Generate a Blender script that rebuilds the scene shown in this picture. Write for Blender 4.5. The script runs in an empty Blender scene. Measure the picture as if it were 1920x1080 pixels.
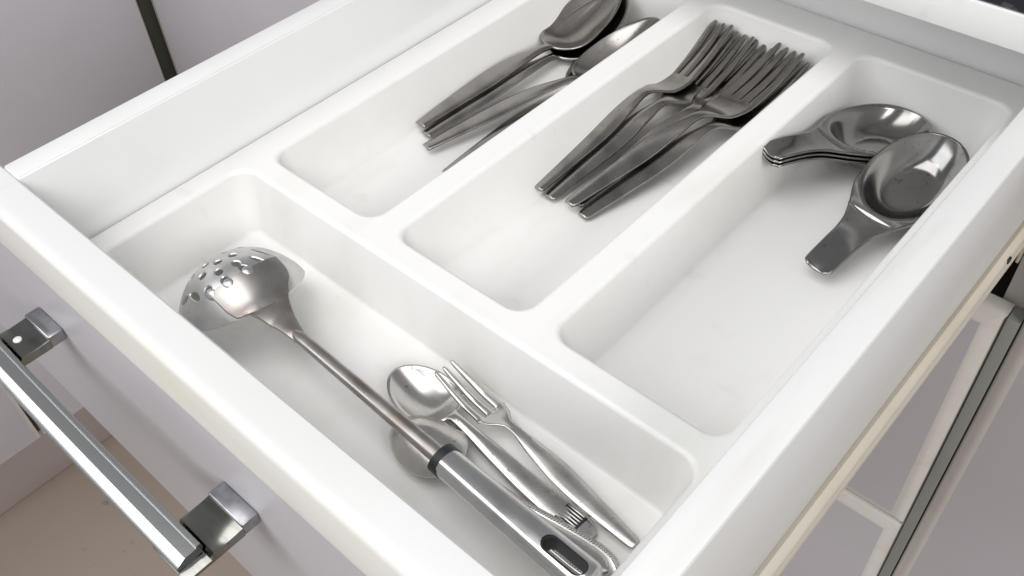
import bpy, math, random
import numpy as np
from mathutils import Matrix, Vector
from mathutils.geometry import delaunay_2d_cdt

random.seed(4)
sc = bpy.context.scene
COL = sc.collection

# ------------------------------------------------------------------ camera
cam_d = bpy.data.cameras.new("camera")
cam = bpy.data.objects.new("camera", cam_d)
COL.objects.link(cam)
R = np.array([[0.74278, 0.66799, -0.04536], [0.45768, -0.55603, -0.69380], [-0.48867, 0.49458, -0.71874]])
M = Matrix.Identity(4)
for i in range(3):
    M[i][0] = R[0][i]
    M[i][1] = -R[1][i]
    M[i][2] = -R[2][i]
M.translation = Vector((0, 0, 0.34))
cam.matrix_world = M
cam_d.sensor_width = 36.0
cam_d.lens = 32.876
cam_d.clip_start = 0.01
cam_d.clip_end = 50
sc.camera = cam

# ------------------------------------------------------------------ light
sc.view_settings.view_transform = 'Standard'
sc.view_settings.look = 'None'
sc.view_settings.exposure = 0.0
sc.view_settings.gamma = 1.0
w = bpy.data.worlds.new("World")
sc.world = w
w.use_nodes = True
bg = w.node_tree.nodes['Background']
bg.inputs['Color'].default_value = (0.95, 0.97, 1.0, 1)
bg.inputs['Strength'].default_value = 0.27


def area(name, loc, target, sx, sy, power, col):
    d = bpy.data.lights.new(name, 'AREA')
    d.shape = 'RECTANGLE'
    d.size, d.size_y = sx, sy
    d.energy = power
    d.color = col
    o = bpy.data.objects.new(name, d)
    COL.objects.link(o)
    o.location = loc
    v = Vector(target) - Vector(loc)
    o.rotation_euler = v.to_track_quat('-Z', 'Y').to_euler()
    return o


area("window_light", (-1.7, -2.1, 2.0), (-0.3, 0.2, 0.0), 3.2, 2.2, 60, (0.97, 0.985, 1.0))
area("side_light", (3.3, -1.2, 2.3), (-0.4, 0.2, -0.1), 2.0, 1.7, 112, (1.0, 0.99, 0.98))
area("ceiling_light", (-0.35, -0.20, 1.6), (-0.30, 0.05, 0), 1.35, 1.05, 13.0, (1.0, 0.99, 0.98))

sc.cycles.use_denoising = True
sc.cycles.max_bounces = 10
sc.cycles.diffuse_bounces = 6
sc.cycles.glossy_bounces = 6


# ------------------------------------------------------------------ materials
def mat(name, col, rough=0.4, metal=0.0, spec=0.5, noise=None, bump=None, rough_var=None, coat=0.0):
    """noise = (scale xyz, colour two, low, high, detail)  bump = (scale xyz, strength)"""
    m = bpy.data.materials.new(name)
    m.use_nodes = True
    nt = m.node_tree
    b = nt.nodes['Principled BSDF']
    b.inputs['Base Color'].default_value = (*col, 1)
    b.inputs['Roughness'].default_value = rough
    b.inputs['Metallic'].default_value = metal
    b.inputs['Specular IOR Level'].default_value = spec
    if coat:
        b.inputs['Coat Weight'].default_value = coat
        b.inputs['Coat Roughness'].default_value = 0.1
    tc = nt.nodes.new('ShaderNodeTexCoord')

    def noi(scale, detail=4.0):
        mp = nt.nodes.new('ShaderNodeMapping')
        mp.inputs['Scale'].default_value = scale
        nt.links.new(tc.outputs['Object'], mp.inputs['Vector'])
        n = nt.nodes.new('ShaderNodeTexNoise')
        n.inputs['Scale'].default_value = 1.0
        n.inputs['Detail'].default_value = detail
        nt.links.new(mp.outputs['Vector'], n.inputs['Vector'])
        return n.outputs['Fac']
    prev = None
    for nz in (noise or []):
        f = noi(nz[0], nz[4])
        rp = nt.nodes.new('ShaderNodeMapRange')
        rp.inputs['From Min'].default_value = nz[2]
        rp.inputs['From Max'].default_value = nz[3]
        nt.links.new(f, rp.inputs['Value'])
        mx = nt.nodes.new('ShaderNodeMix')
        mx.data_type = 'RGBA'
        mx.inputs['A'].default_value = (*col, 1)
        mx.inputs['B'].default_value = (*nz[1], 1)
        if prev is not None:
            nt.links.new(prev, mx.inputs['A'])
        nt.links.new(rp.outputs['Result'], mx.inputs['Factor'])
        prev = mx.outputs['Result']
    if prev is not None:
        nt.links.new(prev, b.inputs['Base Color'])
    if rough_var:
        f = noi(rough_var[0], 5)
        rp = nt.nodes.new('ShaderNodeMapRange')
        rp.inputs['From Min'].default_value = 0.3
        rp.inputs['From Max'].default_value = 0.7
        rp.inputs['To Min'].default_value = rough_var[1]
        rp.inputs['To Max'].default_value = rough_var[2]
        nt.links.new(f, rp.inputs['Value'])
        nt.links.new(rp.outputs['Result'], b.inputs['Roughness'])
    if bump:
        f = noi(bump[0], 3)
        bp = nt.nodes.new('ShaderNodeBump')
        bp.inputs['Strength'].default_value = bump[1]
        bp.inputs['Distance'].default_value = bump[2]
        nt.links.new(f, bp.inputs['Height'])
        nt.links.new(bp.outputs['Normal'], b.inputs['Normal'])
    return m


PLASTIC = mat('white_moulded_plastic', (0.85, 0.842, 0.828), 0.36, spec=0.4,
              noise=[((22, 9, 9), (0.78, 0.77, 0.73), 0.54, 0.74, 7.0), ((34, 60, 30), (0.74, 0.725, 0.69), 0.66, 0.82, 9.0)],
              bump=((60, 60, 60), 0.05, 0.001))
BOARD = mat('white_melamine', (0.755, 0.755, 0.748), 0.3, spec=0.45,
            noise=[((8, 8, 8), (0.725, 0.72, 0.705), 0.5, 0.75, 4.0), ((70, 9, 70), (0.70, 0.69, 0.665), 0.62, 0.80, 8.0)], bump=((500, 500, 500), 0.06, 0.0004))
GLOSS = mat('glossy_white_melamine', (0.86, 0.865, 0.862), 0.2, spec=0.5,
            noise=[((7, 7, 7), (0.84, 0.845, 0.84), 0.5, 0.75, 4.0)])
EDGE = mat('cream_edge_shading', (0.73, 0.715, 0.68), 0.32,  # cream tone puts the shading of the rounded edge into the colour
           noise=[((14, 50, 50), (0.71, 0.685, 0.61), 0.5, 0.75, 4.0)])
EDGE2 = mat('dimmed_edge_film', (0.70, 0.675, 0.63), 0.34, noise=[((14, 50, 50), (0.66, 0.62, 0.57), 0.5, 0.75, 4.0)])  # edge colour again with shade put in, against strong side light
LILAC = mat('pale_lilac_film', (0.555, 0.532, 0.565), 0.32, spec=0.4,
            noise=[((6, 6, 6), (0.52, 0.495, 0.527), 0.45, 0.75, 3.0), ((2.2, 2.2, 9), (0.535, 0.515, 0.535), 0.45, 0.7, 5.0)], rough_var=((5, 5, 5), 0.26, 0.42), bump=((300, 300, 300), 0.05, 0.0005))
GAPM = mat('gap_shade_grey_green', (0.30, 0.315, 0.285), 0.45, noise=[((9, 9, 5), (0.25, 0.265, 0.24), 0.45, 0.7, 4.0)])  # dimness of the shaded gap beside the drawer fronts, put into the colour
GREYB = mat('grey_white_gable_board', (0.62, 0.62, 0.59), 0.4)
CREAM = mat('cream_painted_steel', (0.70, 0.65, 0.55), 0.3, spec=0.5,
            noise=[((30, 8, 30), (0.60, 0.53, 0.42), 0.5, 0.75, 5.0)])
STONE = mat('black_polished_stone', (0.012, 0.012, 0.016), 0.12, noise=[((90, 90, 90), (0.05, 0.05, 0.06), 0.62, 0.7, 4.0)])
BLACK = mat('black_plastic', (0.02, 0.022, 0.028), 0.45)
DARKIN = mat('shaded_cabinet_board', (0.085, 0.08, 0.065), 0.6)  # darkness of recesses and cabinet interiors put into the board colour
FLOORM = mat('brown_beige_floor', (0.36, 0.295, 0.245), 0.4,
             noise=[((3, 3, 3), (0.32, 0.26, 0.21), 0.45, 0.7, 5.0), ((30, 30, 30), (0.22, 0.17, 0.14), 0.66, 0.74, 5.0)])
PLINTHM = mat('taupe_plinth_film', (0.40, 0.34, 0.32), 0.4, noise=[((4, 4, 4), (0.36, 0.31, 0.29), 0.45, 0.7, 3.0)])
CHROME = mat('polished_chrome', (0.66, 0.66, 0.655), 0.2, metal=1.0)
ZINC = mat('dull_cast_zinc', (0.42, 0.42, 0.44), 0.3, metal=1.0,
           noise=[((120, 120, 120), (0.30, 0.30, 0.33), 0.45, 0.65, 4.0)], rough_var=((60, 60, 60), 0.22, 0.4))
DARKM = mat('dark_reflection_chrome', (0.30, 0.30, 0.28), 0.13, metal=1.0, noise=[((60, 160, 60), (0.22, 0.22, 0.2), 0.45, 0.7, 4.0)])  # dark reflection on the handle arms put into the chrome colour
WHITEC = mat('white_dot_finish', (0.75, 0.74, 0.70), 0.4)
STEEL = mat('worn_steel_dark_reflection', (0.385, 0.362, 0.345), 0.2, metal=1.0,  # dim reflected surroundings put into the base colour; specks are real wear
            noise=[((60, 60, 60), (0.29, 0.27, 0.255), 0.5, 0.7, 4.0), ((420, 420, 420), (0.27, 0.25, 0.24), 0.76, 0.80, 0.0)],
            rough_var=((40, 90, 40), 0.16, 0.25))
SOUPM = mat('polished_stainless_steel', (0.33, 0.322, 0.312), 0.16, metal=1.0,
            noise=[((50, 50, 50), (0.27, 0.262, 0.255), 0.5, 0.7, 4.0), ((380, 420, 380), (0.22, 0.21, 0.20), 0.75, 0.80, 0.0)],
            rough_var=((40, 60, 40), 0.12, 0.2))
SATIN = mat('satin_stainless_steel', (0.64, 0.62, 0.60), 0.24, metal=1.0,
            noise=[((70, 70, 70), (0.53, 0.505, 0.485), 0.45, 0.7, 5.0), ((380, 380, 380), (0.33, 0.31, 0.30), 0.79, 0.83, 0.0)],
            rough_var=((60, 160, 60), 0.2, 0.32))
BOWLM = mat('cloudy_satin_steel', (0.70, 0.69, 0.68), 0.36, metal=1.0,
            noise=[((70, 70, 70), (0.58, 0.575, 0.585), 0.42, 0.62, 6.0)], rough_var=((70, 70, 70), 0.3, 0.45))
BROWNM = mat('mottled_brown_steel', (0.50, 0.475, 0.455), 0.22, metal=1.0,  # brown mottling mixed into the steel colour
           noise=[((60, 60, 60), (0.39, 0.345, 0.315), 0.40, 0.64, 6.0)], rough_var=((50, 50, 50), 0.26, 0.40))
GRIPM = mat('polished_tube_steel', (0.74, 0.735, 0.73), 0.17, metal=1.0,
            noise=[((60, 30, 30), (0.66, 0.64, 0.63), 0.48, 0.7, 4.0)], rough_var=((40, 160, 160), 0.13, 0.24))


# ------------------------------------------------------------------ helpers
def link(name, me, m, parent=None, smooth=False, kind=None):
    o = bpy.data.objects.new(name, me)
    if m is not None:
        for k in (m if isinstance(m, (list, tuple)) else [m]):
            me.materials.append(k)
    COL.objects.link(o)
    if parent:
        o.parent = parent
    if kind:
        o['kind'] = kind
    return o


def mesh(name, V, F, m, parent=None, smooth=True, normals=None, kind=None, matidx=None, sharp=None):
    me = bpy.data.meshes.new(name)
    me.from_pydata([tuple(map(float, v)) for v in V], [], [tuple(int(i) for i in f) for f in F])
    me.update()
    if smooth:
        me.polygons.foreach_set('use_smooth', [True] * len(me.polygons))
    if matidx is not None:
        me.polygons.foreach_set('material_index', matidx)
    if sharp:
        me.set_sharp_from_angle(angle=math.radians(sharp))
    if normals is not None:
        me.normals_split_custom_set_from_vertices([tuple(map(float, n)) for n in normals])
    return link(name, me, m, parent, kind=kind)


def thing(name, label, cat, loc=(0, 0, 0), group=None):
    o = bpy.data.objects.new(name, None)
    o.empty_display_size = 0.02
    COL.objects.link(o)
    o.location = loc
    o['label'] = label
    o['category'] = cat
    if group:
        o['group'] = group
    return o


def box(name, lo, hi, m, parent=None, bevel=0.001, kind=None, seg=2, face_mat=None):
    """Bevelled box. face_mat: {axis sign string: material index}"""
    import bmesh
    bm = bmesh.new()
    bmesh.ops.create_cube(bm, size=1)
    c = [(a + b) / 2 for a, b in zip(lo, hi)]
    s = [b - a for a, b in zip(lo, hi)]
    for v in bm.verts:
        v.co = Vector((c[0] + v.co.x * s[0], c[1] + v.co.y * s[1], c[2] + v.co.z * s[2]))
    if bevel:
        bmesh.ops.bevel(bm, geom=list(bm.edges), offset=bevel, segments=seg, profile=0.5, affect='EDGES')
    me = bpy.data.meshes.new(name)
    bm.normal_update()
    if face_mat:
        for f in bm.faces:
            for key, idx in face_mat.items():
                ax = 'xyz'.index(key[0])
                sg = 1 if key[1] == '+' else -1
                if f.normal[ax] * sg > 0.999:
                    f.material_index = idx
    bm.to_mesh(me)
    bm.free()
    me.polygons.foreach_set('use_smooth', [True] * len(me.polygons))
    me.set_sharp_from_angle(angle=math.radians(50))
    return link(name, me, m, parent, kind=kind)


def curve(pts):
    """monotone cubic interpolation through (s, value) points"""
    x = np.array([p[0] for p in pts], float)
    y = np.array([p[1] for p in pts], float)
    h = np.diff(x)
    d = np.diff(y) / h
    m = np.zeros(len(x))
    m[0], m[-1] = d[0], d[-1]
    for i in range(1, len(x) - 1):
        if d[i - 1] * d[i] > 0:
            a, b = 2 * h[i] + h[i - 1], h[i] + 2 * h[i - 1]
            m[i] = (a + b) / (a / d[i - 1] + b / d[i])

    def f(s):
        s = min(max(s, x[0]), x[-1])
        i = min(int(np.searchsorted(x, s, 'right')) - 1, len(x) - 2)
        i = max(i, 0)
        t = (s - x[i]) / h[i]
        return float((2 * t**3 - 3 * t**2 + 1) * y[i] + (t**3 - 2 * t**2 + t) * h[i] * m[i]
                     + (-2 * t**3 + 3 * t**2) * y[i + 1] + (t**3 - t**2) * h[i] * m[i + 1])
    return f


def vnormals(V, F):
    N = np.zeros_like(V)
    for f in F:
        p = V[list(f)]
        n = np.zeros(3)
        for i in range(1, len(f) - 1):
            n += np.cross(p[i] - p[0], p[i + 1] - p[0])
        for i in f:
            N[i] += n
    L = np.linalg.norm(N, axis=1)
    L[L == 0] = 1
    return N / L[:, None]


def thicken(V, F, t, lab=None):
    """mid surface -> closed sheet with rounded edge; returns V, F, labels"""
    V = np.array(V, float)
    n = len(V)
    lab = lab or [0] * len(F)
    N = vnormals(V, F)
    t = np.broadcast_to(np.asarray(t, float), (n,))[:, None]
    top, bot = V + N * t / 2, V - N * t / 2
    es = {}
    for fi, f in enumerate(F):
        for i in range(len(f)):
            es[(f[i], f[(i + 1) % len(f)])] = fi
    bd = [(a, b, fi) for (a, b), fi in es.items() if (b, a) not in es]
    out = np.zeros((n, 3))
    for a, b, fi in bd:
        e = V[b] - V[a]
        for k in (a, b):
            c = np.cross(e, N[k])
            l = np.linalg.norm(c)
            if l > 0:
                out[k] += c / l
    bv = sorted({k for a, b, _ in bd for k in (a, b)})
    mid = {k: 2 * n + i for i, k in enumerate(bv)}
    mv = []
    for k in bv:
        l = np.linalg.norm(out[k])
        mv.append(V[k] + (out[k] / l if l > 0 else 0) * t[k] * 0.5)
    VV = np.vstack([top, bot, np.array(mv)])
    FF, LL = [], []
    for f, l in zip(F, lab):
        FF.append(tuple(f))
        LL.append(l)
        FF.append(tuple(i + n for i in reversed(f)))
        LL.append(l)
    for a, b, fi in bd:
        FF.append((b, a, mid[a], mid[b]))
        FF.append((mid[b], mid[a], a + n, b + n))
        LL += [lab[fi]] * 2
    return VV, FF, LL


def parts_from(V, F, L, names, mats, parent):
    """split one sheet by label into part meshes that keep common normals"""
    N = vnormals(V, F)
    outp = []
    for l, nm in enumerate(names):
        fs = [f for f, k in zip(F, L) if k == l]
        if not fs:
            continue
        ids = sorted({i for f in fs for i in f})
        mp = {i: j for j, i in enumerate(ids)}
        outp.append(mesh(nm, V[ids], [tuple(mp[i] for i in f) for f in fs], mats[l], parent, normals=N[ids]))
    return outp


def place(o, origin, tip, L, roll=0.0, zrise=0.0):
    """local x axis runs from origin toward tip; zrise = local z of the tip point"""
    a, b = Vector(origin), Vector(tip)
    d = b - a
    d.normalize()
    up = Vector((0, 0, 1))
    y = up.cross(d).normalized()
    z = d.cross(y)
    Mx = Matrix((d, y, z)).transposed().to_4x4()
    ang = math.atan2(zrise, L)
    Mx = Mx @ Matrix.Rotation(ang, 4, 'Y') @ Matrix.Rotation(roll, 4, 'X')
    Mx.translation = a
    o.matrix_world = Mx


def copy_thing(o, label):
    c = o.copy()
    COL.objects.link(c)
    c['label'] = label
    for ch in list(o.children):
        k = ch.copy()
        COL.objects.link(k)
        k.parent = c
        for g in list(ch.children):
            q = g.copy()
            COL.objects.link(q)
            q.parent = k
    return c


# ------------------------------------------------------------------ the setting
FZ = -1.065
YC = 0.54                    # plane of the closed fronts in the drawer's own run
me = bpy.data.meshes.new('floor')
me.from_pydata([(-4, -4, FZ), (4, -4, FZ), (4, 4, FZ), (-4, 4, FZ)], [], [(0, 1, 2, 3)])
link('floor', me, FLOORM, kind='structure')


def front(name, lo, hi, facing, parent, mats=(EDGE2, LILAC, EDGE2), bev=0.013, dep=0.006):
    """slab front: flat lilac face with a sloping cream border; facing '-y' or '+x'; lo/hi = extents"""
    x0, y0, z0 = lo
    x1, y1, z1 = hi

    def P(u, v, d):
        # u along width, v height, d = depth from the face
        return (u, y0 + d, v) if facing == '-y' else (x1 - d, u, v)
    u0, u1 = (x0, x1) if facing == '-y' else (y0, y1)
    T = (y1 - y0) if facing == '-y' else (x1 - x0)
    rings = [(bev, 0.0), (bev * 0.93, 0.0002), (bev * 0.80, dep * .12), (0.0036, dep * 0.66), (0.0022, dep * 0.82), (0.0010, dep * 1.05), (0.0003, dep * 1.35), (0.0, dep * 1.7), (0.0, T - 0.001), (0.001, T)]
    V, F, mi = [], [], []
    for ins, d in rings:
        V += [P(u0 + ins, z0 + ins, d), P(u1 - ins, z0 + ins, d), P(u1 - ins, z1 - ins, d), P(u0 + ins, z1 - ins, d)]
    F.append((0, 1, 2, 3))
    mi.append(1)
    for r in range(len(rings) - 1):
        for k in range(4):
            a, b = 4 * r + k, 4 * r + (k + 1) % 4
            F.append((b, a, a + 4, b + 4))
            mi.append(2 if r < 5 else 0)
    e = 4 * (len(rings) - 1)
    F.append((e + 3, e + 2, e + 1, e))
    mi.append(0)
    return mesh(name, V, F, list(mats), parent, matidx=mi, sharp=28)


# left leg of the kitchen: doors facing +x, seen beyond the drawer
XL = -1.235
t = thing('kitchen_cabinet', 'lilac cabinet run along the left side with tall plain doors above a taupe plinth', 'cabinet', (XL, 0.3, FZ))


def into(parent, o):
    o.parent = parent
    o.matrix_parent_inverse = Matrix.Translation(-Vector(parent.location))
    return o


for a, b in ((0.116, 0.531), (-0.33, 0.110), (-0.78, -0.334)):
    into(t, front('door', (XL - 0.02, a, -0.925), (XL, b, 0.05), '+x', None, bev=0.006, dep=0.004))
into(t, box('carcass', (XL - 0.58, -0.8, -0.93), (XL - 0.0225, 0.56, 0.06), DARKIN, bevel=0.001))
into(t, box('plinth', (XL - 0.056, -0.8, FZ + 0.001), (XL - 0.04, 0.56, -0.931), PLINTHM, bevel=0.001))

# neighbouring cabinet left of the drawer in its own run (faces the viewer)
t = thing('kitchen_cabinet', 'light grey lilac cabinet behind the drawer at the inner corner, doors facing forward', 'cabinet', (-0.85, YC, FZ))
into(t, front('door', (-1.220, YC, -0.925), (-0.603, YC + 0.02, 0.05), '-y', None))
into(t, box('carcass', (-1.211, YC + 0.0225, -0.93), (-0.603, YC + 0.5, 0.06), DARKIN))

# the cabinet the drawer belongs to
t = thing('drawer_cabinet', 'cabinet under the counter with closed lilac drawer fronts below the open drawer', 'cabinet', (-0.26, YC, FZ))
fd = into(t, front('drawer_front', (-0.600, YC, -0.4455), (-0.0535, YC + 0.02, -0.160), '-y', None))
fd = into(t, front('drawer_front', (-0.600, YC, -0.740), (-0.0535, YC + 0.02, -0.4485), '-y', None))
fd = into(t, front('drawer_front', (-0.600, YC, -0.950), (-0.0535, YC + 0.02, -0.743), '-y', None))
into(t, box('gable', (-0.0630, YC + 0.0225, -0.95), (-0.0465, YC + 0.55, 0.064), GREYB, bevel=0.0008))
into(t, box('gap_shade_strip', (-0.0528, YC + 0.005, -0.95), (-0.0437, YC + 0.0222, -0.163), GAPM, bevel=0.0006))  # added strip standing in for the shaded gap between fronts and door
into(t, box('gable', (-0.4705, YC + 0.0225, -0.95), (-0.4585, YC + 0.55, 0.064), GREYB, bevel=0.0008))
into(t, box('back_panel', (-0.458, YC + 0.53, -0.95), (-0.0635, YC + 0.54, 0.064), DARKIN, bevel=0))
into(t, box('shelf', (-0.458, YC + 0.03, -0.215), (-0.0635, YC + 0.52, -0.20), DARKIN, bevel=0))
into(t, box('cabinet_runner', (-0.0655, YC + 0.018, -0.125), (-0.0634, YC + 0.50, -0.082), CREAM, bevel=0.0005))

# cabinet to the right
t = thing('kitchen_cabinet', 'lilac cabinet door with a sloping cream edge to the right of the drawers', 'cabinet', (0.2, YC, FZ))
into(t, front('door', (-0.0430, YC, -0.95), (0.45, YC + 0.02, 0.055), '-y', None))
into(t, box('carcass', (-0.0462, YC + 0.0225, -0.95), (0.45, YC + 0.55, 0.064), GREYB))

# counter
t = thing('countertop', 'black stone worktop with a white front edge above the drawer', 'countertop', (-0.4, 0.48, 0.0665))
into(t, box('front_edge', (-1.21, 0.4795, 0.0662), (0.6, 0.4820, 0.0856), BOARD, bevel=0.0006))
into(t, box('slab', (-1.21, 0.4822, 0.0722), (0.6, 1.10, 0.0858), STONE, bevel=0.0008))
into(t, box('underside_board', (-1.21, 0.4822, 0.0666), (0.6, 1.10, 0.0720), BOARD, bevel=0.0004))

# ------------------------------------------------------------------ the drawer
ZT = 0.0523
D = thing('drawer', 'open white kitchen drawer with a lilac front and steel bar handle', 'drawer', (-0.26, 0.33, -0.052))
into(D, front('front_panel', (-0.600, 0.072, -0.156), (-0.0535, 0.0966, ZT + 0.0006), '-y', None, mats=(BOARD, LILAC, EDGE), bev=0.0165, dep=0.0062))
into(D, box('side_panel', (-0.4535, 0.0968, -0.052), (-0.4378, 0.579, ZT), GLOSS, bevel=0.0008))
into(D, box('side_panel', (-0.0808, 0.0968, -0.052), (-0.0650, 0.579, ZT), BOARD, bevel=0.0008))
into(D, box('edge_band', (-0.4531, 0.0972, ZT - 0.0004), (-0.4384, 0.5786, ZT + 0.0005), BOARD, bevel=0.0004))
into(D, box('edge_band', (-0.0804, 0.0972, ZT - 0.0004), (-0.0654, 0.5786, ZT + 0.0005), BOARD, bevel=0.0004))
into(D, box('back_panel', (-0.4376, 0.5635, -0.050), (-0.0810, 0.579, ZT - 0.001), GLOSS, bevel=0.0008))
into(D, box('bottom_panel', (-0.4376, 0.0968, -0.0515), (-0.0810, 0.5633, -0.0465), BOARD, bevel=0))


def extrude_y(name, prof, y0, y1, m, parent):
    n = len(prof)
    V = [(p[0], y0, p[1]) for p in prof] + [(p[0], y1, p[1]) for p in prof]
    F = [(i, (i + 1) % n, n + (i + 1) % n, n + i) for i in range(n)]
    F += [tuple(range(n))[::-1], tuple(range(n, 2 * n))]
    o = mesh(name, V, F, m, None, sharp=40)
    return into(parent, o)


# white epoxy roller runner wrapped round the lower edge of the side
prof = [(-0.0648, -0.0535), (-0.0630, -0.0528), (-0.0604, -0.0545), (-0.0592, -0.0575), (-0.0596, -0.0630), (-0.0606, -0.0665), (-0.0600, -0.0700),
        (-0.0592, -0.0735), (-0.0600, -0.0760), (-0.066, -0.0765), (-0.080, -0.0700), (-0.080, -0.0540)]
extrude_y('runner', prof, 0.1005, 0.56, CREAM, D)
prof2 = [(-0.5185 - p[0], p[1]) for p in reversed(prof)]
extrude_y('runner', prof2, 0.1005, 0.56, CREAM, D)
s = into(D, box('runner_screw', (-0.0600, 0.474, -0.0590), (-0.0583, 0.4785, -0.0555), BLACK, bevel=0.0006))

# handle
HP = []
H = (box('handle_post', (-0.2575, 0.0632, -0.0172), (-0.2325, 0.0719, -0.0095), ZINC, bevel=0.0009))
H2 = (box('handle_post', (-0.4220, 0.0632, -0.0172), (-0.3970, 0.0719, -0.0095), ZINC, bevel=0.0009))
for hp, cx in ((H, -0.245), (H2, -0.4095)):
    n = 14
    V, F = [], []
    w2 = 0.0124
    for k in range(n + 1):
        q = k / n
        y = 0.0634 - q * 0.0300
        zt = -0.0112 - 0.0028 * math.sin(math.pi * min(1, q * 1.35)) if q < 0.74 else -0.0150
        zt = -0.0112 - 0.0005 * math.sin(math.pi * min(1, q / .52)) - (0.0036 if q > .54 else 0)
        zb = -0.0172
        wq = w2
        for (dx, z) in ((-wq, zb), (wq, zb), (wq, zt - 0.0004), (wq - 0.0015, zt), (-wq + 0.0015, zt), (-wq, zt - 0.0004)):
            V.append((cx + dx, y, z))
    for k in range(n):
        for j in range(6):
            a, b = 6 * k + j, 6 * k + (j + 1) % 6
            F.append((a, b, b + 6, a + 6))
    F.append(tuple(range(6))[::-1])
    F.append(tuple(6 * n + j for j in range(6)))
    arm = mesh('handle_arm', V, F, DARKM, None, sharp=35)
    HP += [hp, arm]
# bar: shallow channel in section, with a slightly raised rolled outer edge
bp = [(0.0470, -0.0090), (0.0466, -0.0084), (0.0449, -0.0084), (0.0444, -0.0092), (0.0442, -0.0096), (0.0390, -0.0097), (0.0384, -0.0098),
      (0.0343, -0.0122), (0.0336, -0.0130), (0.0338, -0.0140), (0.0360, -0.0145), (0.0410, -0.0148), (0.0460, -0.0140), (0.0472, -0.0112)]
n = len(bp)
V, F = [], []
xs = [-0.4290 + 0.1905 * i / 30 for i in range(31)]
for x in xs:
    bow = 0.0006 * (1 - ((x + 0.3337) / 0.0953) ** 2)
    V += [(x, y - bow, z) for y, z in bp]
for i in range(30):
    for j in range(n):
        a, b = n * i + j, n * i + (j + 1) % n
        F.append((a, a + n, b + n, b))
F.append(tuple(range(n)))
F.append(tuple(30 * n + j for j in reversed(range(n))))
HB = into(D, mesh('handle', V, F, CHROME, None, sharp=38))
for o in HP:
    o.parent = HB


def disc(name, c, r, h, m, seg=24):
    V, F = [], []
    for rr, z in ((r, 0), (r, h * 0.7), (r * 0.85, h)):
        V += [(c[0] + rr * math.cos(2 * math.pi * k / seg), c[1] + rr * math.sin(2 * math.pi * k / seg), c[2] + z) for k in range(seg)]
    for i in range(2):
        for k in range(seg):
            a, b = seg * i + k, seg * i + (k + 1) % seg
            F.append((a, b, b + seg, a + seg))
    F.append(tuple(2 * seg + k for k in range(seg)))
    F.append(tuple(range(seg))[::-1])
    return mesh(name, V, F, m, None, sharp=50)


disc('white_dot', (-0.4105, 0.0530, -0.0120), 0.0022, 0.0011, WHITEC).parent = HB  # small white disc on top of the left handle arm

# ------------------------------------------------------------------ cutlery tray
T0 = (-0.4364, 0.0982, -0.0824, 0.5618)
PK = [  # x0, x1, y0, y1 of the four pockets at rim level
    (-0.4235, -0.0955, 0.1060, 0.2102),
    (-0.4185, -0.3225, 0.2207, 0.5360),
    (-0.3100, -0.2122, 0.2207, 0.5360),
    (-0.1993, -0.0965, 0.2207, 0.5385),
]
DEP = 0.040
FR, BR = 0.0030, 0.0026      # radius of rim and floor rounding
DRAFT = 0.0085


def rrect(x0, x1, y0, y1, r, seg=10):
    pts = []
    for cx, cy, a0 in ((x1 - r, y0 + r, -90), (x1 - r, y1 - r, 0), (x0 + r, y1 - r, 90), (x0 + r, y0 + r, 180)):
        for k in range(seg + 1):
            a = math.radians(a0 + 90 * k / seg)
            pts.append((cx + r * math.cos(a), cy + r * math.sin(a)))
    return pts


prof = []
sl = math.atan2(DRAFT, DEP)
amax = math.pi / 2 - sl
for k in range(7):
    a = amax * k / 6
    prof.append((FR * math.sin(a), -FR * (1 - math.cos(a))))
i1, z1 = prof[-1]
fb = [(BR * math.sin(a), BR * (1 - math.cos(a))) for a in [amax * k / 6 for k in range(7)]]
zb_end = -DEP + fb[-1][1]
i2 = i1 + (z1 - zb_end) * math.tan(sl)
for k in range(1, 5):
    q = k / 5
    prof.append((i1 + (i2 - i1) * q, z1 + (zb_end - z1) * q))
tot = i2 + fb[-1][0]
for fx, fz in reversed(fb):
    prof.append((tot - fx, -DEP + fz))
V, F = [], []
loops = []
CR = 0.0130
for x0, x1, y0, y1 in PK:
    base = len(V)
    n = len(rrect(x0, x1, y0, y1, CR))
    for ins, z in prof:
        for p in rrect(x0 + ins, x1 - ins, y0 + ins, y1 - ins, max(CR - ins * 0.55, 0.006)):
            V.append((p[0], p[1], z))
    loops.append([base + k for k in range(n)])
    for r in range(len(prof) - 1):
        for k in range(n):
            a, b = base + n * r + k, base + n * r + (k + 1) % n
            F.append((a, b, b + n, a + n))
    # floor: concentric insets so that the flat centre shades cleanly
    last = base + n * (len(prof) - 1)
    F.append(tuple(last + k for k in range(n)))
# outer skirt
ob = len(V)
outer = rrect(T0[0] + 0.0015, T0[2] - 0.0015, T0[1] + 0.0015, T0[3] - 0.0015, 0.006, 6)
no = len(outer)
V += [(p[0], p[1], 0) for p in outer]
for ins, z in ((0.0005, -0.0005), (0.0, -0.0015), (0.0, -0.012)):
    V += [(p[0], p[1], z) for p in rrect(T0[0] + ins, T0[2] - ins, T0[1] + ins, T0[3] - ins, 0.006 + 0.0015 - ins, 6)]
for r in range(3):
    for k in range(no):
        a, b = ob + no * r + k, ob + no * r + (k + 1) % no
        F.append((b, a, a + no, b + no))
ids = list(range(ob, ob + no)) + [i for l in loops for i in l]
co2 = [Vector(V[i][:2]) for i in ids]
ed, k0 = [], 0
for cnt in [no] + [len(l) for l in loops]:
    ed += [(k0 + k, k0 + (k + 1) % cnt) for k in range(cnt)]
    k0 += cnt
vo, eo, fo, ov, oe, of = delaunay_2d_cdt(co2, ed, [], 0, 1e-7)


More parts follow.
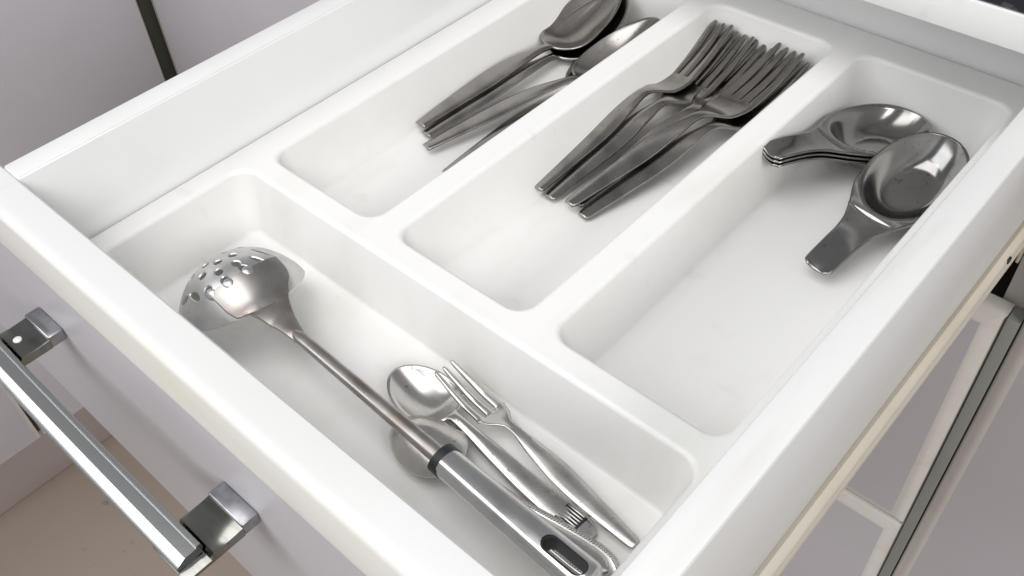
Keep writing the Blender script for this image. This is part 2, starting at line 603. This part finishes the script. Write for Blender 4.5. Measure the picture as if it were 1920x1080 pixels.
def inside(p, q):
    x0, x1, y0, y1 = q
    r = CR
    dx = max(x0 + r - p[0], p[0] - (x1 - r), 0)
    dy = max(y0 + r - p[1], p[1] - (y1 - r), 0)
    return x0 < p[0] < x1 and y0 < p[1] < y1 and math.hypot(dx, dy) < r


for f in fo:
    c = sum((vo[i] for i in f), Vector((0, 0))) / len(f)
    if any(inside(c, q) for q in PK):
        continue
    if not (T0[0] + 0.001 < c[0] < T0[2] - 0.001 and T0[1] + 0.001 < c[1] < T0[3] - 0.001):
        continue
    g = [ids[ov[i][0]] for i in f]
    a, b, c3 = (Vector(V[g[0]]), Vector(V[g[1]]), Vector(V[g[2]]))
    if (b - a).cross(c3 - a).z < 0:
        g.reverse()
    F.append(tuple(g))
Vn = np.array(V)
Fl = []
for f in F:
    Fl.append(f)
NN = vnormals(Vn, Fl)
for i in ids:
    NN[i] = (0, 0, 1)
tray = mesh('cutlery_tray', Vn, Fl, PLASTIC, None, normals=NN)
tray['label'] = 'white moulded plastic cutlery tray with four compartments fitted inside the drawer'
tray['category'] = 'cutlery tray'

ZF = -DEP


# ------------------------------------------------------------------ forks
def make_fork(name, label, L, wpts, zpts, root, nt, t, m, gapf, group=None, conc=0.0018, tip_w=0.44, th=None):
    o = thing(name, label, 'fork', group=group)
    wf, zf = curve(wpts), curve(zpts)
    per = 4
    ss = [0, 0.0006, 0.002] + list(np.linspace(0.005, root - 0.006, 30)) + list(np.linspace(root - 0.004, root, 4))
    ts = [root + 0.0004, root + 0.0012, root + 0.0025] + list(np.linspace(root + 0.006, L - 0.006, 12)) + [L - 0.003, L - 0.0012, L - 0.0003]
    # lateral layout in -1..1
    pitch = 2.0 / (nt + (nt - 1) * gapf)
    tw, gw = pitch, pitch * gapf
    V, F, lab = [], [], []
    ncol = nt * per

    def lat(i, j, gk=1.0, taper=1.0):
        c = -1 + tw / 2 + i * (tw + gw)
        h = tw / 2 + gw / 2 * (1 - gk) * (1 if True else 0)
        h *= taper
        return c + h * (-1 + 2 * j / (per - 1))
    rows = []
    for s_ in ss:
        wv = wf(s_)
        if s_ < 0.002:
            wv *= 0.80 + 0.2 * (s_ / 0.002)
        row = []
        hb = max(0.0, min(1.0, (s_ - (root - 0.03)) / 0.03))
        for i in range(nt):
            for j in range(per):
                u = lat(i, j)
                row.append(len(V))
                V.append((s_, wv * u, zf(s_) + conc * hb * u * u + 0.0006 * (1 - hb) * (1 - u * u)))
        rows.append(row)
    for s_ in ts:
        wv = wf(s_)
        q = (s_ - root) / (L - root)
        gk = min(1.0, 0.25 + (s_ - root) / 0.003)
        tp = 1 - (1 - tip_w) * q ** 1.3
        if s_ > L - 0.0035:
            tp *= max(0.25, math.sqrt(max(0.0, 1 - ((s_ - (L - 0.0035)) / 0.0036) ** 2)))
        row = []
        for i in range(nt):
            for j in range(per):
                u = lat(i, j, gk, tp)
                row.append(len(V))
                V.append((s_, wv * u, zf(s_) + conc * u * u - (.00035 if j in (0, per - 1) else 0)))
        rows.append(row)
    nh = len(ss)
    for r in range(len(rows) - 1):
        for c in range(ncol - 1):
            gap = (c % per == per - 1)
            if r >= nh - 1 and gap:
                continue
            F.append((rows[r][c], rows[r + 1][c], rows[r + 1][c + 1], rows[r][c + 1]))
            if r >= nh - 1:
                lab.append(2 + c // per)
            else:
                lab.append(0 if ss[r] < root - 0.030 else 1)
    VV, FF, LL = thicken(V, F, t, lab)
    parts_from(VV, FF, LL, ['handle', 'head'] + ['tine'] * nt, [m] * (2 + nt), o)
    return o


mm = 0.001
FL = 0.197
fork0 = make_fork('fork', 'four-tined steel fork on top at the left of the fork pile', FL,
                  [(0, .0036), (.030, .0053), (.066, .0070), (.090, .0052), (.106, .0031), (.113, .0033), (.120, .0072), (.130, .0118), (.143, .0134), (.170, .0134), (.197, .0122)],
                  [(0, 0), (.050, .0065), (.090, .0125), (.106, .0135), (.116, .0118), (.130, .0070), (.142, .0062), (.160, .0100), (.180, .0172), (.197, .0250)],
                  .148, 4, .0019, STEEL, .29, group='table forks in the middle compartment')


def lay(o, a, b, L, zr, roll=0.0):
    place(o, a, b, L, roll, zr)


lay(fork0, (-.2988, .3304, -.0335), (-.2985, .5235, -.0105), FL, .025)
f = copy_thing(fork0, 'steel fork directly beneath the leftmost fork, its handle end showing just right of it')
lay(f, (-.2905, .3318, -.0372), (-.2815, .5220, -.0140), FL, .025)
f = copy_thing(fork0, 'steel fork half buried in the middle of the fork pile with only its tines clear')
lay(f, (-.2742, .3395, -.0385), (-.2620, .5240, -.0160), FL, .025, math.radians(4))
f = copy_thing(fork0, 'steel fork on top at the right of the fork pile, broad handle facing up')
lay(f, (-.2747, .3319, -.0338), (-.2405, .5225, -.0100), FL, .025, math.radians(-3))
f = copy_thing(fork0, 'steel fork lowest at the right, under the top right fork beside the divider')
lay(f, (-.2641, .3317, -.0376), (-.2310, .5225, -.0142), FL, .025)


# ------------------------------------------------------------------ spoons
def make_spoon(name, label, L, hw, hz, s0, W, D_, t, m, cat='spoon', group=None, egg=0.12, wneck=.003):
    """hw, hz: handle half width and height curves (up to s0, the neck); bowl from s0 to L"""
    o = thing(name, label, cat, group=group)
    wf, zf = curve(hw), curve(hz)
    nu = 15
    bl = L - s0
    th = np.linspace(0, 1, 36)
    ss = [0, .0006, .002] + list(np.linspace(.005, s0 - 0.002, 32))
    bs = [s0 + bl * (1 - math.cos(math.pi * q)) / 2 for q in th]
    V, F, lab, rows = [], [], [], []
    for s_ in ss + bs:
        if s_ >= s0:
            e = (s_ - s0) / bl * 2 - 1
            e2 = e
            prof = math.sqrt(max(0.0, 1 - abs(e2) ** (2.5 if e2 < 0 else 2.0))) * (1 - egg * e2)
            wv = W * prof
            if s_ < s0 + bl * 0.12:
                q = (s_ - s0) / (bl * 0.12)
                wv = max(wv, wneck + (0.0002 if q < 1 else 0))
            wv = max(wv, .0004)
        else:
            e = -1
            wv = wf(s_)
        row = []
        for k in range(nu):
            u = -1 + 2 * k / (nu - 1)
            if s_ >= s0:
                y = wv * u
                rho2 = min(1.0, e * e + (y / (W * (1 - egg * e))) ** 2)
                z = zf(s_) - D_ * (1 - abs(e) ** 2.0) ** 1.0 * (1 - u * u) ** 0.95
            else:
                y = wv * u
                z = zf(s_) + .0007 * (1 - u * u)
            row.append(len(V))
            V.append((s_, y, z))
        rows.append(row)
    nh = len(ss)
    for r in range(len(rows) - 1):
        for c in range(nu - 1):
            F.append((rows[r][c], rows[r + 1][c], rows[r + 1][c + 1], rows[r][c + 1]))
            lab.append(0 if r < nh - 1 else 1)
    VV, FF, LL = thicken(V, F, t, lab)
    parts_from(VV, FF, LL, ['handle', 'bowl'], [m, m], o)
    return o


SL = 0.195
sp0 = make_spoon('spoon', 'large steel spoon on top of another at the far left, bowl facing up', SL,
                 [(0, .0036), (.030, .0055), (.064, .0071), (.090, .0060), (.114, .0033), (.124, .0032)],
                 [(0, 0), (.050, .0045), (.090, .0070), (.112, .0062), (.124, .0050), (.135, .0058), (.160, .0130), (.195, .0245)],
                 .123, .0208, .0085, .0019, STEEL, group='table spoons in the left compartment')
lay(sp0, (-.4034, .3314, -.0335), (-.3890, .5222, -.0105), SL, .0245)
f = copy_thing(sp0, 'steel spoon nested beneath the far left spoon, its edge just showing')
lay(f, (-.3965, .3292, -.0372), (-.3810, .5195, -.0150), SL, .0245)
f = copy_thing(sp0, 'steel spoon lying askew with a bright reflection in its bowl beside the divider')
lay(f, (-.3846, .3180, -.0352), (-.3360, .5030, -.0125), SL, .0245, math.radians(-6))
f = copy_thing(sp0, 'steel spoon mostly hidden behind the divider, only a thin strip of handle showing')
lay(f, (-.3578, .3100, -.0385), (-.3495, .5020, -.0220), SL, .0245)


# soup spoons with short broad handles and flat bottomed bowls
def make_soup_spoon(label, group):
    o = thing('soup_spoon', label, 'soup spoon', group=group)
    L, s0, W, Dp = .124, .050, .0252, .0150
    bl = L - s0
    nu = 25
    hw = curve([(0, .0074), (.0025, .0081), (.016, .0084), (.028, .0088), (.038, .0104), (.046, .0134), (.054, .0170)])
    hz = curve([(0, .0050), (.006, .0056), (.018, .0054), (.032, .0038), (.044, .0016), (.056, .0002), (.075, 0), (.124, .0012)])
    ss = [0, .0006, .0018] + list(np.linspace(.004, s0 - .001, 22))
    bs = [s0 + bl * (1 - math.cos(math.pi * q)) / 2 for q in np.linspace(0, 1, 48)]
    V, F, lab, rows = [], [], [], []
    for s_ in ss + bs:
        e = (s_ - s0) / bl * 2 - 1
        if s_ >= s0:
            prof = max(0.0, 1 - abs(e) ** 2.15) ** 0.5
            wv = max(W * prof, .0005)
            if e < 0:
                k = (e + 1)
                wv = wv * min(1, k / 0.62) + (1 - min(1, k / 0.62)) * (.0154 + .026 * k)
        else:
            wv = hw(s_)
            if s_ < .0018:
                wv *= .75 + .25 * s_ / .0018
        row = []
        for k in range(nu):
            u = -1 + 2 * k / (nu - 1)
            y = wv * u
            if s_ >= s0:
                ec = (e - 0.06) / 0.97
                r = math.sqrt(ec * ec + (y / W) ** 2)
                q = min(1.0, max(0.0, (1.0 - r) / 0.52))
                q = 1 - (1 - q) ** 1.7
                q2 = min(1.0, max(0.0, (0.5 - r) / 0.05))
                z = hz(s_) - Dp * q - 0.0006 * q2
            else:
                z = hz(s_) - .0012 * (1 - u * u)
            row.append(len(V))
            V.append((s_, y, z))
        rows.append(row)
    nh = len(ss)
    for r in range(len(rows) - 1):
        for c in range(nu - 1):
            F.append((rows[r][c], rows[r + 1][c], rows[r + 1][c + 1], rows[r][c + 1]))
            lab.append(0 if r < nh - 3 else 1)
    VV, FF, LL = thicken(V, F, .0015, lab)
    parts_from(VV, FF, LL, ['handle', 'bowl'], [SOUPM, SOUPM], o)
    return o


G = 'short handled soup spoons in the right compartment'
ss0 = make_soup_spoon('short soup spoon on top of the stack, handle resting on the left divider', G)
lay(ss0, (-.1915, .4130, -.0085), (-.1500, .5190, -.0205), .122, .0015)
f = copy_thing(ss0, 'short soup spoon in the middle of the nested stack by the left divider')
lay(f, (-.1912, .4125, -.0109), (-.1492, .5185, -.0229), .122, .0015)
f = copy_thing(ss0, 'short soup spoon at the bottom of the nested stack by the left divider')
lay(f, (-.1910, .4120, -.0133), (-.1485, .5180, -.0253), .122, .0015)
f = copy_thing(ss0, 'short soup spoon lying alone across the stack, handle pointing to the front')
lay(f, (-.1325, .3735, -.0350), (-.1160, .4960, -.0030), .122, .0015, math.radians(3))

# ------------------------------------------------------------------ small cutlery in the front pocket
ts = make_spoon('teaspoon', 'small satin teaspoon lying bowl up with a ribbed band near its handle end', .135,
                [(0, .0030), (.003, .0050), (.008, .0060), (.030, .0056), (.060, .0042), (.085, .0024), (.092, .0023)],
                [(0, .0), (.040, .0015), (.075, .0070), (.088, .0085), (.094, .0078), (.104, .0062), (.135, .0064)],
                .091, .0150, .0062, .0016, SATIN)
lay(ts, (-.1262, .1674, -.0375), (-.2600, .1745, -.0335), .135, .0064)
V, F = [], []
for k in range(7):
    y = -.0048 + .0096 * k / 6
    b = len(V)
    for s_, zz in ((.0075, 0), (.0085, 1), (.0175, 1), (.0185, 0)):
        V += [(s_, y - .00046, .0014 if zz == 0 else .0018), (s_, y, .0015 if zz == 0 else .0026), (s_, y + .00046, .0014 if zz == 0 else .0018)]
    for r in range(3):
        for c in range(2):
            F.append((b + 3 * r + c, b + 3 * r + 3 + c, b + 3 * r + 4 + c, b + 3 * r + 1 + c))
rb = mesh('rib_band', V, F, SATIN, ts, smooth=True)
gb = box('rib_shade_plate', (.0068, -.0055, .0008), (.0188, .0054, .00190), BLACK, ts, bevel=.0002)  # added black plate for the shade between the ribs

tb = make_spoon('teaspoon', 'satin teaspoon lying bowl down under the ladle grip with a beaded handle edge', .129,
                [(0, .0010), (.0008, .0032), (.003, .0056), (.008, .0078), (.014, .0084), (.030, .0074), (.060, .0040), (.080, .0024), (.089, .0024)],
                [(0, 0), (.040, -.0020), (.080, -.0075), (.090, -.0085), (.096, -.0075), (.104, -.0060), (.129, -.0060)],
                .088, .0152, .0085, .0016, SATIN)
lay(tb, (-.1060, .1590, -.0365), (-.2325, .1512, -.0380), .129, 0.0, math.pi)
# beads along the rim of the handle on the visible (under) face
wfb = curve([(0, .0010), (.0008, .0032), (.003, .0056), (.008, .0078), (.014, .0084), (.030, .0074), (.060, .0040), (.085, .0024)])
zfb = curve([(0, 0), (.040, -.0020), (.080, -.0075), (.090, -.0085)])
oct_v = []
V, F = [], []


def bead(c, r):
    b = len(V)
    nla, nlo = 3, 8
    V.append((c[0], c[1], c[2] - r))
    for i in range(1, nla + 1):
        a = math.pi / 2 * (1 - i / nla)
        for k in range(nlo):
            V.append((c[0] + r * math.cos(a) * math.cos(2 * math.pi * k / nlo), c[1] + r * math.cos(a) * math.sin(2 * math.pi * k / nlo), c[2] - r * math.sin(a)))
    for k in range(nlo):
        F.append((b, b + 1 + (k + 1) % nlo, b + 1 + k))
    for i in range(nla - 1):
        for k in range(nlo):
            p, q = b + 1 + nlo * i + k, b + 1 + nlo * i + (k + 1) % nlo
            F.append((p, q, q + nlo, p + nlo))


s_ = .0016
while s_ < .058:
    for sg in (-1, 1):
        bead((s_, sg * (wfb(s_) - .0011), zfb(s_) - .0008), .00064)
    s_ += .00135 if s_ > .006 else .00075
for yy in (-.0016, 0, .0016):
    bead((.0013, yy * .9, -.0006), .00055)
mesh('bead_border', V, F, SATIN, tb, kind='stuff')
# raised inner panel of the handle
V, F = [], []
for i in range(25):
    s_ = .0042 + .050 * i / 24
    q = min(1, math.sqrt(max(0, 1 - (1 - min(1, (s_ - .0042) / .006)) ** 2)))
    wv = max(.0002, (wfb(s_) - .0026) * q)
    for u, dz in ((-1, -.0007), (-.86, -.0012), (0, -.00135), (.86, -.0012), (1, -.0007)):
        V.append((s_, wv * u, zfb(s_) + dz))
for i in range(24):
    for c in range(4):
        F.append((5 * i + c, 5 * i + c + 1, 5 * i + 6 + c, 5 * i + 5 + c))
mesh('handle_inlay', V, F, SATIN, tb)

df = make_fork('dessert_fork', 'small satin three-tined fork, prongs over the upper teaspoon and handle toward the right', .131,
               [(0, .0028), (.020, .0043), (.045, .0055), (.065, .0038), (.078, .0019), (.083, .0022), (.089, .0060), (.096, .0076), (.110, .0076), (.131, .0068)],
               [(0, 0), (.030, .0022), (.065, .0075), (.078, .0090), (.086, .0078), (.096, .0052), (.106, .0052), (.118, .0072), (.131, .0105)],
               .0945, 3, .0013, SATIN, .70, conc=.0009, tip_w=.42)
lay(df, (-.1085, .1765, -.0355), (-.2350, .1885, -.0270), .131, .0105)

# ------------------------------------------------------------------ slotted ladle
LC = Vector((-.3554, .1509, -.0230))
LT = Matrix(((0.88865, 0.0, -0.45858), (0.04747, 0.99463, 0.09199), (0.45612, -0.10351, 0.88388)))   # bowl leans back, handle side up
tilt = lambda VV: [tuple(LT @ Vector(v)) for v in VV]
lad = thing('slotted_ladle', 'long steel slotted ladle lying bowl down across the front compartment with a black collar', 'ladle', LC)
RD, HD = .0355, .0258
holes = []
for lx, ly in ((.0045, -.0160), (.0130, -.0105), (.0160, -.0015), (-.0020, -.0100), (.0060, -.0060), (.0082, .0020), (-.0070, -.0175), (-.0090, -.0050), (-.0020, .0030), (-.0010, .0115), (-.0170, -.0110), (-.0150, .0030),
               (.0140, -.0203), (.0193, -.0118), (.0208, -.0008)):
    holes.append((lx, ly, .0024, .0028, .5))
for lx, ly, l, an in ((.0060, -.0250, .0050, 1.55), (-.0040, -.0275, .0050, 1.75), (.0195, .0092, .0048, 2.15), (.0125, .0155, .0052, 2.25)):
    holes.append((lx, ly, .0018, l, an - math.pi / 2))
pts, edges = [], []


def ring(pl):
    b = len(pts)
    pts.extend(Vector(p) for p in pl)
    edges.extend((b + k, b + (k + 1) % len(pl)) for k in range(len(pl)))


ring([(RD * math.cos(2 * math.pi * k / 96), RD * math.sin(2 * math.pi * k / 96)) for k in range(96)])


def hole_pts(h, k=20, grow=0.0):
    x, y, a, b, an = h
    ca, sa = math.cos(an), math.sin(an)
    res = []
    for i in range(k):
        q = 2 * math.pi * i / k
        px, py = (b + grow) * math.cos(q), (a + grow) * math.sin(q)
        res.append((x + px * ca - py * sa, y + px * sa + py * ca))
    return res


def in_hole(p, h, grow=0.0):
    x, y, a, b, an = h
    dx, dy = p[0] - x, p[1] - y
    ca, sa = math.cos(an), math.sin(an)
    px, py = dx * ca + dy * sa, -dx * sa + dy * ca
    return (px / (b + grow)) ** 2 + (py / (a + grow)) ** 2 < 1


for h in holes:
    ring(hole_pts(h))
for i in range(1, 15):
    r = RD * (1 - (1 - i / 15.5) ** 1.25) if i > 7 else RD * i / 15.5
    r = RD * math.sin(math.pi / 2 * i / 15.2)
    cnt = max(6, int(2 * math.pi * r / .0021))
    for k in range(cnt):
        p = (r * math.cos(2 * math.pi * (k + .5 * (i % 2)) / cnt), r * math.sin(2 * math.pi * (k + .5 * (i % 2)) / cnt))
        if not any(in_hole(p, h, .0007) for h in holes):
            pts.append(Vector(p))
vo, eo, fo, ov, oe, of = delaunay_2d_cdt(pts, edges, [], 0, 1e-7)


def dome(p):
    r = min(1.0, math.hypot(p[0], p[1]) / RD)
    return HD * (1 - r ** 2.3) ** 0.80


Vd = [(p[0], p[1], dome(p)) for p in vo]
Fd = []
for f in fo:
    c = sum((vo[i] for i in f), Vector((0, 0))) / len(f)
    if any(in_hole(c, h) for h in holes):
        continue
    a, b, c3 = (vo[i] for i in f[:3])
    f = list(f)
    if (b - a).cross(c3 - a) < 0:
        f.reverse()
    Fd.append(tuple(f))
used = sorted({i for f in Fd for i in f})
mp = {i: j for j, i in enumerate(used)}
Vd = [Vd[i] for i in used]
Fd = [tuple(mp[i] for i in f) for f in Fd]
VV, FF, LL = thicken(Vd, Fd, .0011)
mesh('bowl', tilt(VV), FF, BOWLM, lad, sharp=28)

# neck: flared plate hugging the near side of the bowl and narrowing to the rod
lo = lambda p: (Vector(p) - LC)
A0 = lo((-.2930, .1466, -.0082))          # where the rod begins
A1 = lo((-.1925, .1430, -.0105))          # collar
axis = (A1 - A0).normalized()
B0 = LT.transposed() @ A0
Bx = LT.transposed() @ axis
V, F = [], []
nr, nu = 34, 19
wneck = curve([(.0215, .0200), (.0270, .0196), (.0310, .0176), (.0345, .0135), (.0390, .0095), (.0460, .0062), (.0560, .0036), (.0640, .0016)])
for i in range(nr):
    q = i / (nr - 1)
    for k in range(nu):
        u = -1 + 2 * k / (nu - 1)
        x0 = .0242 - .0050 * u * u + .0012 * u       # curved upper edge on the bowl
        lx = x0 + q * (B0.x + .004 - x0)
        cy = -.0020 + (B0.y + .0020) * min(1, max(0, (lx - .030) / (B0.x - .030)))
        y = cy + wneck(lx) * u
        zd = dome((lx - .0013, y * .97)) + .0013
        b = min(1, max(0, (lx - .0335) / .0110))
        b = b * b * (3 - 2 * b)
        zr = B0.z + (lx - B0.x) * Bx.z / Bx.x - .0012 * u * u - .0030 * max(0.0, (q - .72) / .28) ** 1.6 + .0008 * b
        V.append((lx, y, zd * (1 - b) + zr * b))
for i in range(nr - 1):
    for k in range(nu - 1):
        a = nu * i + k
        F.append((a, a + nu, a + nu + 1, a + 1))
VV, FF, LL = thicken(V, F, .0012)
mesh('neck', tilt(VV), FF, BROWNM, lad, sharp=35)
# small pale discs along the upper edge of the neck plate
for cx, cy in ((.0170, -.0205), (.0220, -.0120), (.0236, -.0010)):
    e = 1e-4
    nrm = Vector((-(dome((cx + e, cy)) - dome((cx - e, cy))) / (2 * e), -(dome((cx, cy + e)) - dome((cx, cy - e))) / (2 * e), 1)).normalized()
    c0 = Vector((cx, cy, dome((cx, cy)))) + nrm * .0012
    t1 = nrm.cross(Vector((0, 1, 0))).normalized()
    t2 = nrm.cross(t1)
    nseg = 22
    V = [c0 + nrm * .0016]
    for rr, dz in ((.0024, .0015), (.0028, .0011), (.0029, -.0010)):
        V += [c0 + nrm * dz + t1 * (rr * math.cos(2 * math.pi * k / nseg)) + t2 * (rr * math.sin(2 * math.pi * k / nseg)) for k in range(nseg)]
    F = [(0, 1 + k, 1 + (k + 1) % nseg) for k in range(nseg)]
    for g in range(2):
        F += [(1 + nseg * g + k, 1 + nseg * (g + 1) + k, 1 + nseg * (g + 1) + (k + 1) % nseg, 1 + nseg * g + (k + 1) % nseg) for k in range(nseg)]
    mesh('pale_disc', tilt(V), F, BOWLM, lad, sharp=50)


def tube(name, p0, p1, prof_fn, stations, m, parent, seg=28, caps=True, sharp=55):
    d = (p1 - p0)
    L = d.length
    d.normalize()
    y = Vector((0, 0, 1)).cross(d).normalized()
    z = d.cross(y)
    V, F = [], []
    for q in stations:
        a, b = prof_fn(q)
        c = p0 + d * (L * q)
        for k in range(seg):
            an = 2 * math.pi * k / seg
            V.append(tuple(c + y * (a * math.cos(an)) + z * (b * math.sin(an))))
    for i in range(len(stations) - 1):
        for k in range(seg):
            a, b = seg * i + k, seg * i + (k + 1) % seg
            F.append((a, b, b + seg, a + seg))
    if caps:
        F.append(tuple(range(seg))[::-1])
        F.append(tuple(seg * (len(stations) - 1) + k for k in range(seg)))
    return mesh(name, V, F, m, parent, sharp=sharp)


tube('rod', A0 - axis * .012, A1, lambda q: ((.0034 + .0010 * q) * min(1, .25 + q * 9), (.0022 + .0010 * q) * min(1, .2 + q * 9)), [0, .02, .04, .06, .085, .12] + list(np.linspace(.2, 1, 10)), BROWNM, lad)
tube('collar', A1 - axis * .0005, A1 + axis * .0052, lambda q: (.0079, .0063), [0, .15, .85, 1], BLACK, lad)
GE = lo((-.1000, .1362, -.0020))
gax = (GE - A1).normalized()
G0 = A1 + gax * .0048
grip = tube('grip', G0, GE, lambda q: ((.0074 + .0012 * q) * (min(1, math.sqrt(max(.02, 1 - max(0, (q - .93) / .072) ** 2)))), .0060 * (1 - .12 * q) * min(1, math.sqrt(max(.05, 1 - max(0, (q - .95) / .055) ** 2)))),
            [0, .006, .02] + list(np.linspace(.06, .92, 16)) + [.94, .955, .97, .98, .99, .996, 1.0], GRIPM, lad, seg=40)
# hanging slot cut through the grip
gl = (GE - G0).length
yv = Vector((0, 0, 1)).cross(gax).normalized()
zv = gax.cross(yv)


def stadium(c0, c1, r, seg=10):
    res = []
    for cc, a0 in ((c0, 90), (c1, -90)):
        for k in range(seg + 1):
            a = math.radians(a0 + 180 * k / seg)
            res.append((cc + r * math.cos(a), r * math.sin(a)))
    return res


def slot_mesh(name, r, h, m, parent, hollow=None):
    st = stadium(gl - .0240, gl - .0085, r)
    n = len(st)
    V, F = [], []
    for z in (-h, h):
        for s_, l in st:
            V.append(tuple(G0 + gax * s_ + yv * l + zv * z))
    if hollow is None:
        F += [(k, (k + 1) % n, n + (k + 1) % n, n + k) for k in range(n)]
        F += [tuple(range(n))[::-1], tuple(range(n, 2 * n))]
    else:
        st2 = stadium(gl - .0240, gl - .0085, hollow)
        for z in (-h, h):
            for s_, l in st2:
                V.append(tuple(G0 + gax * s_ + yv * l + zv * z))
        for k in range(n):
            k2 = (k + 1) % n
            F += [(k, k2, n + k2, n + k), (2 * n + k2, 2 * n + k, 3 * n + k, 3 * n + k2), (n + k, n + k2, 3 * n + k2, 3 * n + k), (k2, k, 2 * n + k, 2 * n + k2)]
    return mesh(name, V, F, m, parent, smooth=False)


cut = slot_mesh('cutter', .0040, .02, None, lad)
md = grip.modifiers.new('slot', 'BOOLEAN')
md.operation = 'DIFFERENCE'
md.object = cut
md.solver = 'EXACT'
bpy.context.view_layer.update()
dg = bpy.context.evaluated_depsgraph_get()
nm = bpy.data.meshes.new_from_object(grip.evaluated_get(dg))
grip.modifiers.clear()
grip.data = nm
nm.polygons.foreach_set('use_smooth', [True] * len(nm.polygons))
nm.set_sharp_from_angle(angle=math.radians(40))
bpy.data.objects.remove(cut, do_unlink=True)
slot_mesh('slot_shade_ring', .0039, .0045, BLACK, lad, hollow=.0031)  # added black ring for the darkness inside the hollow grip
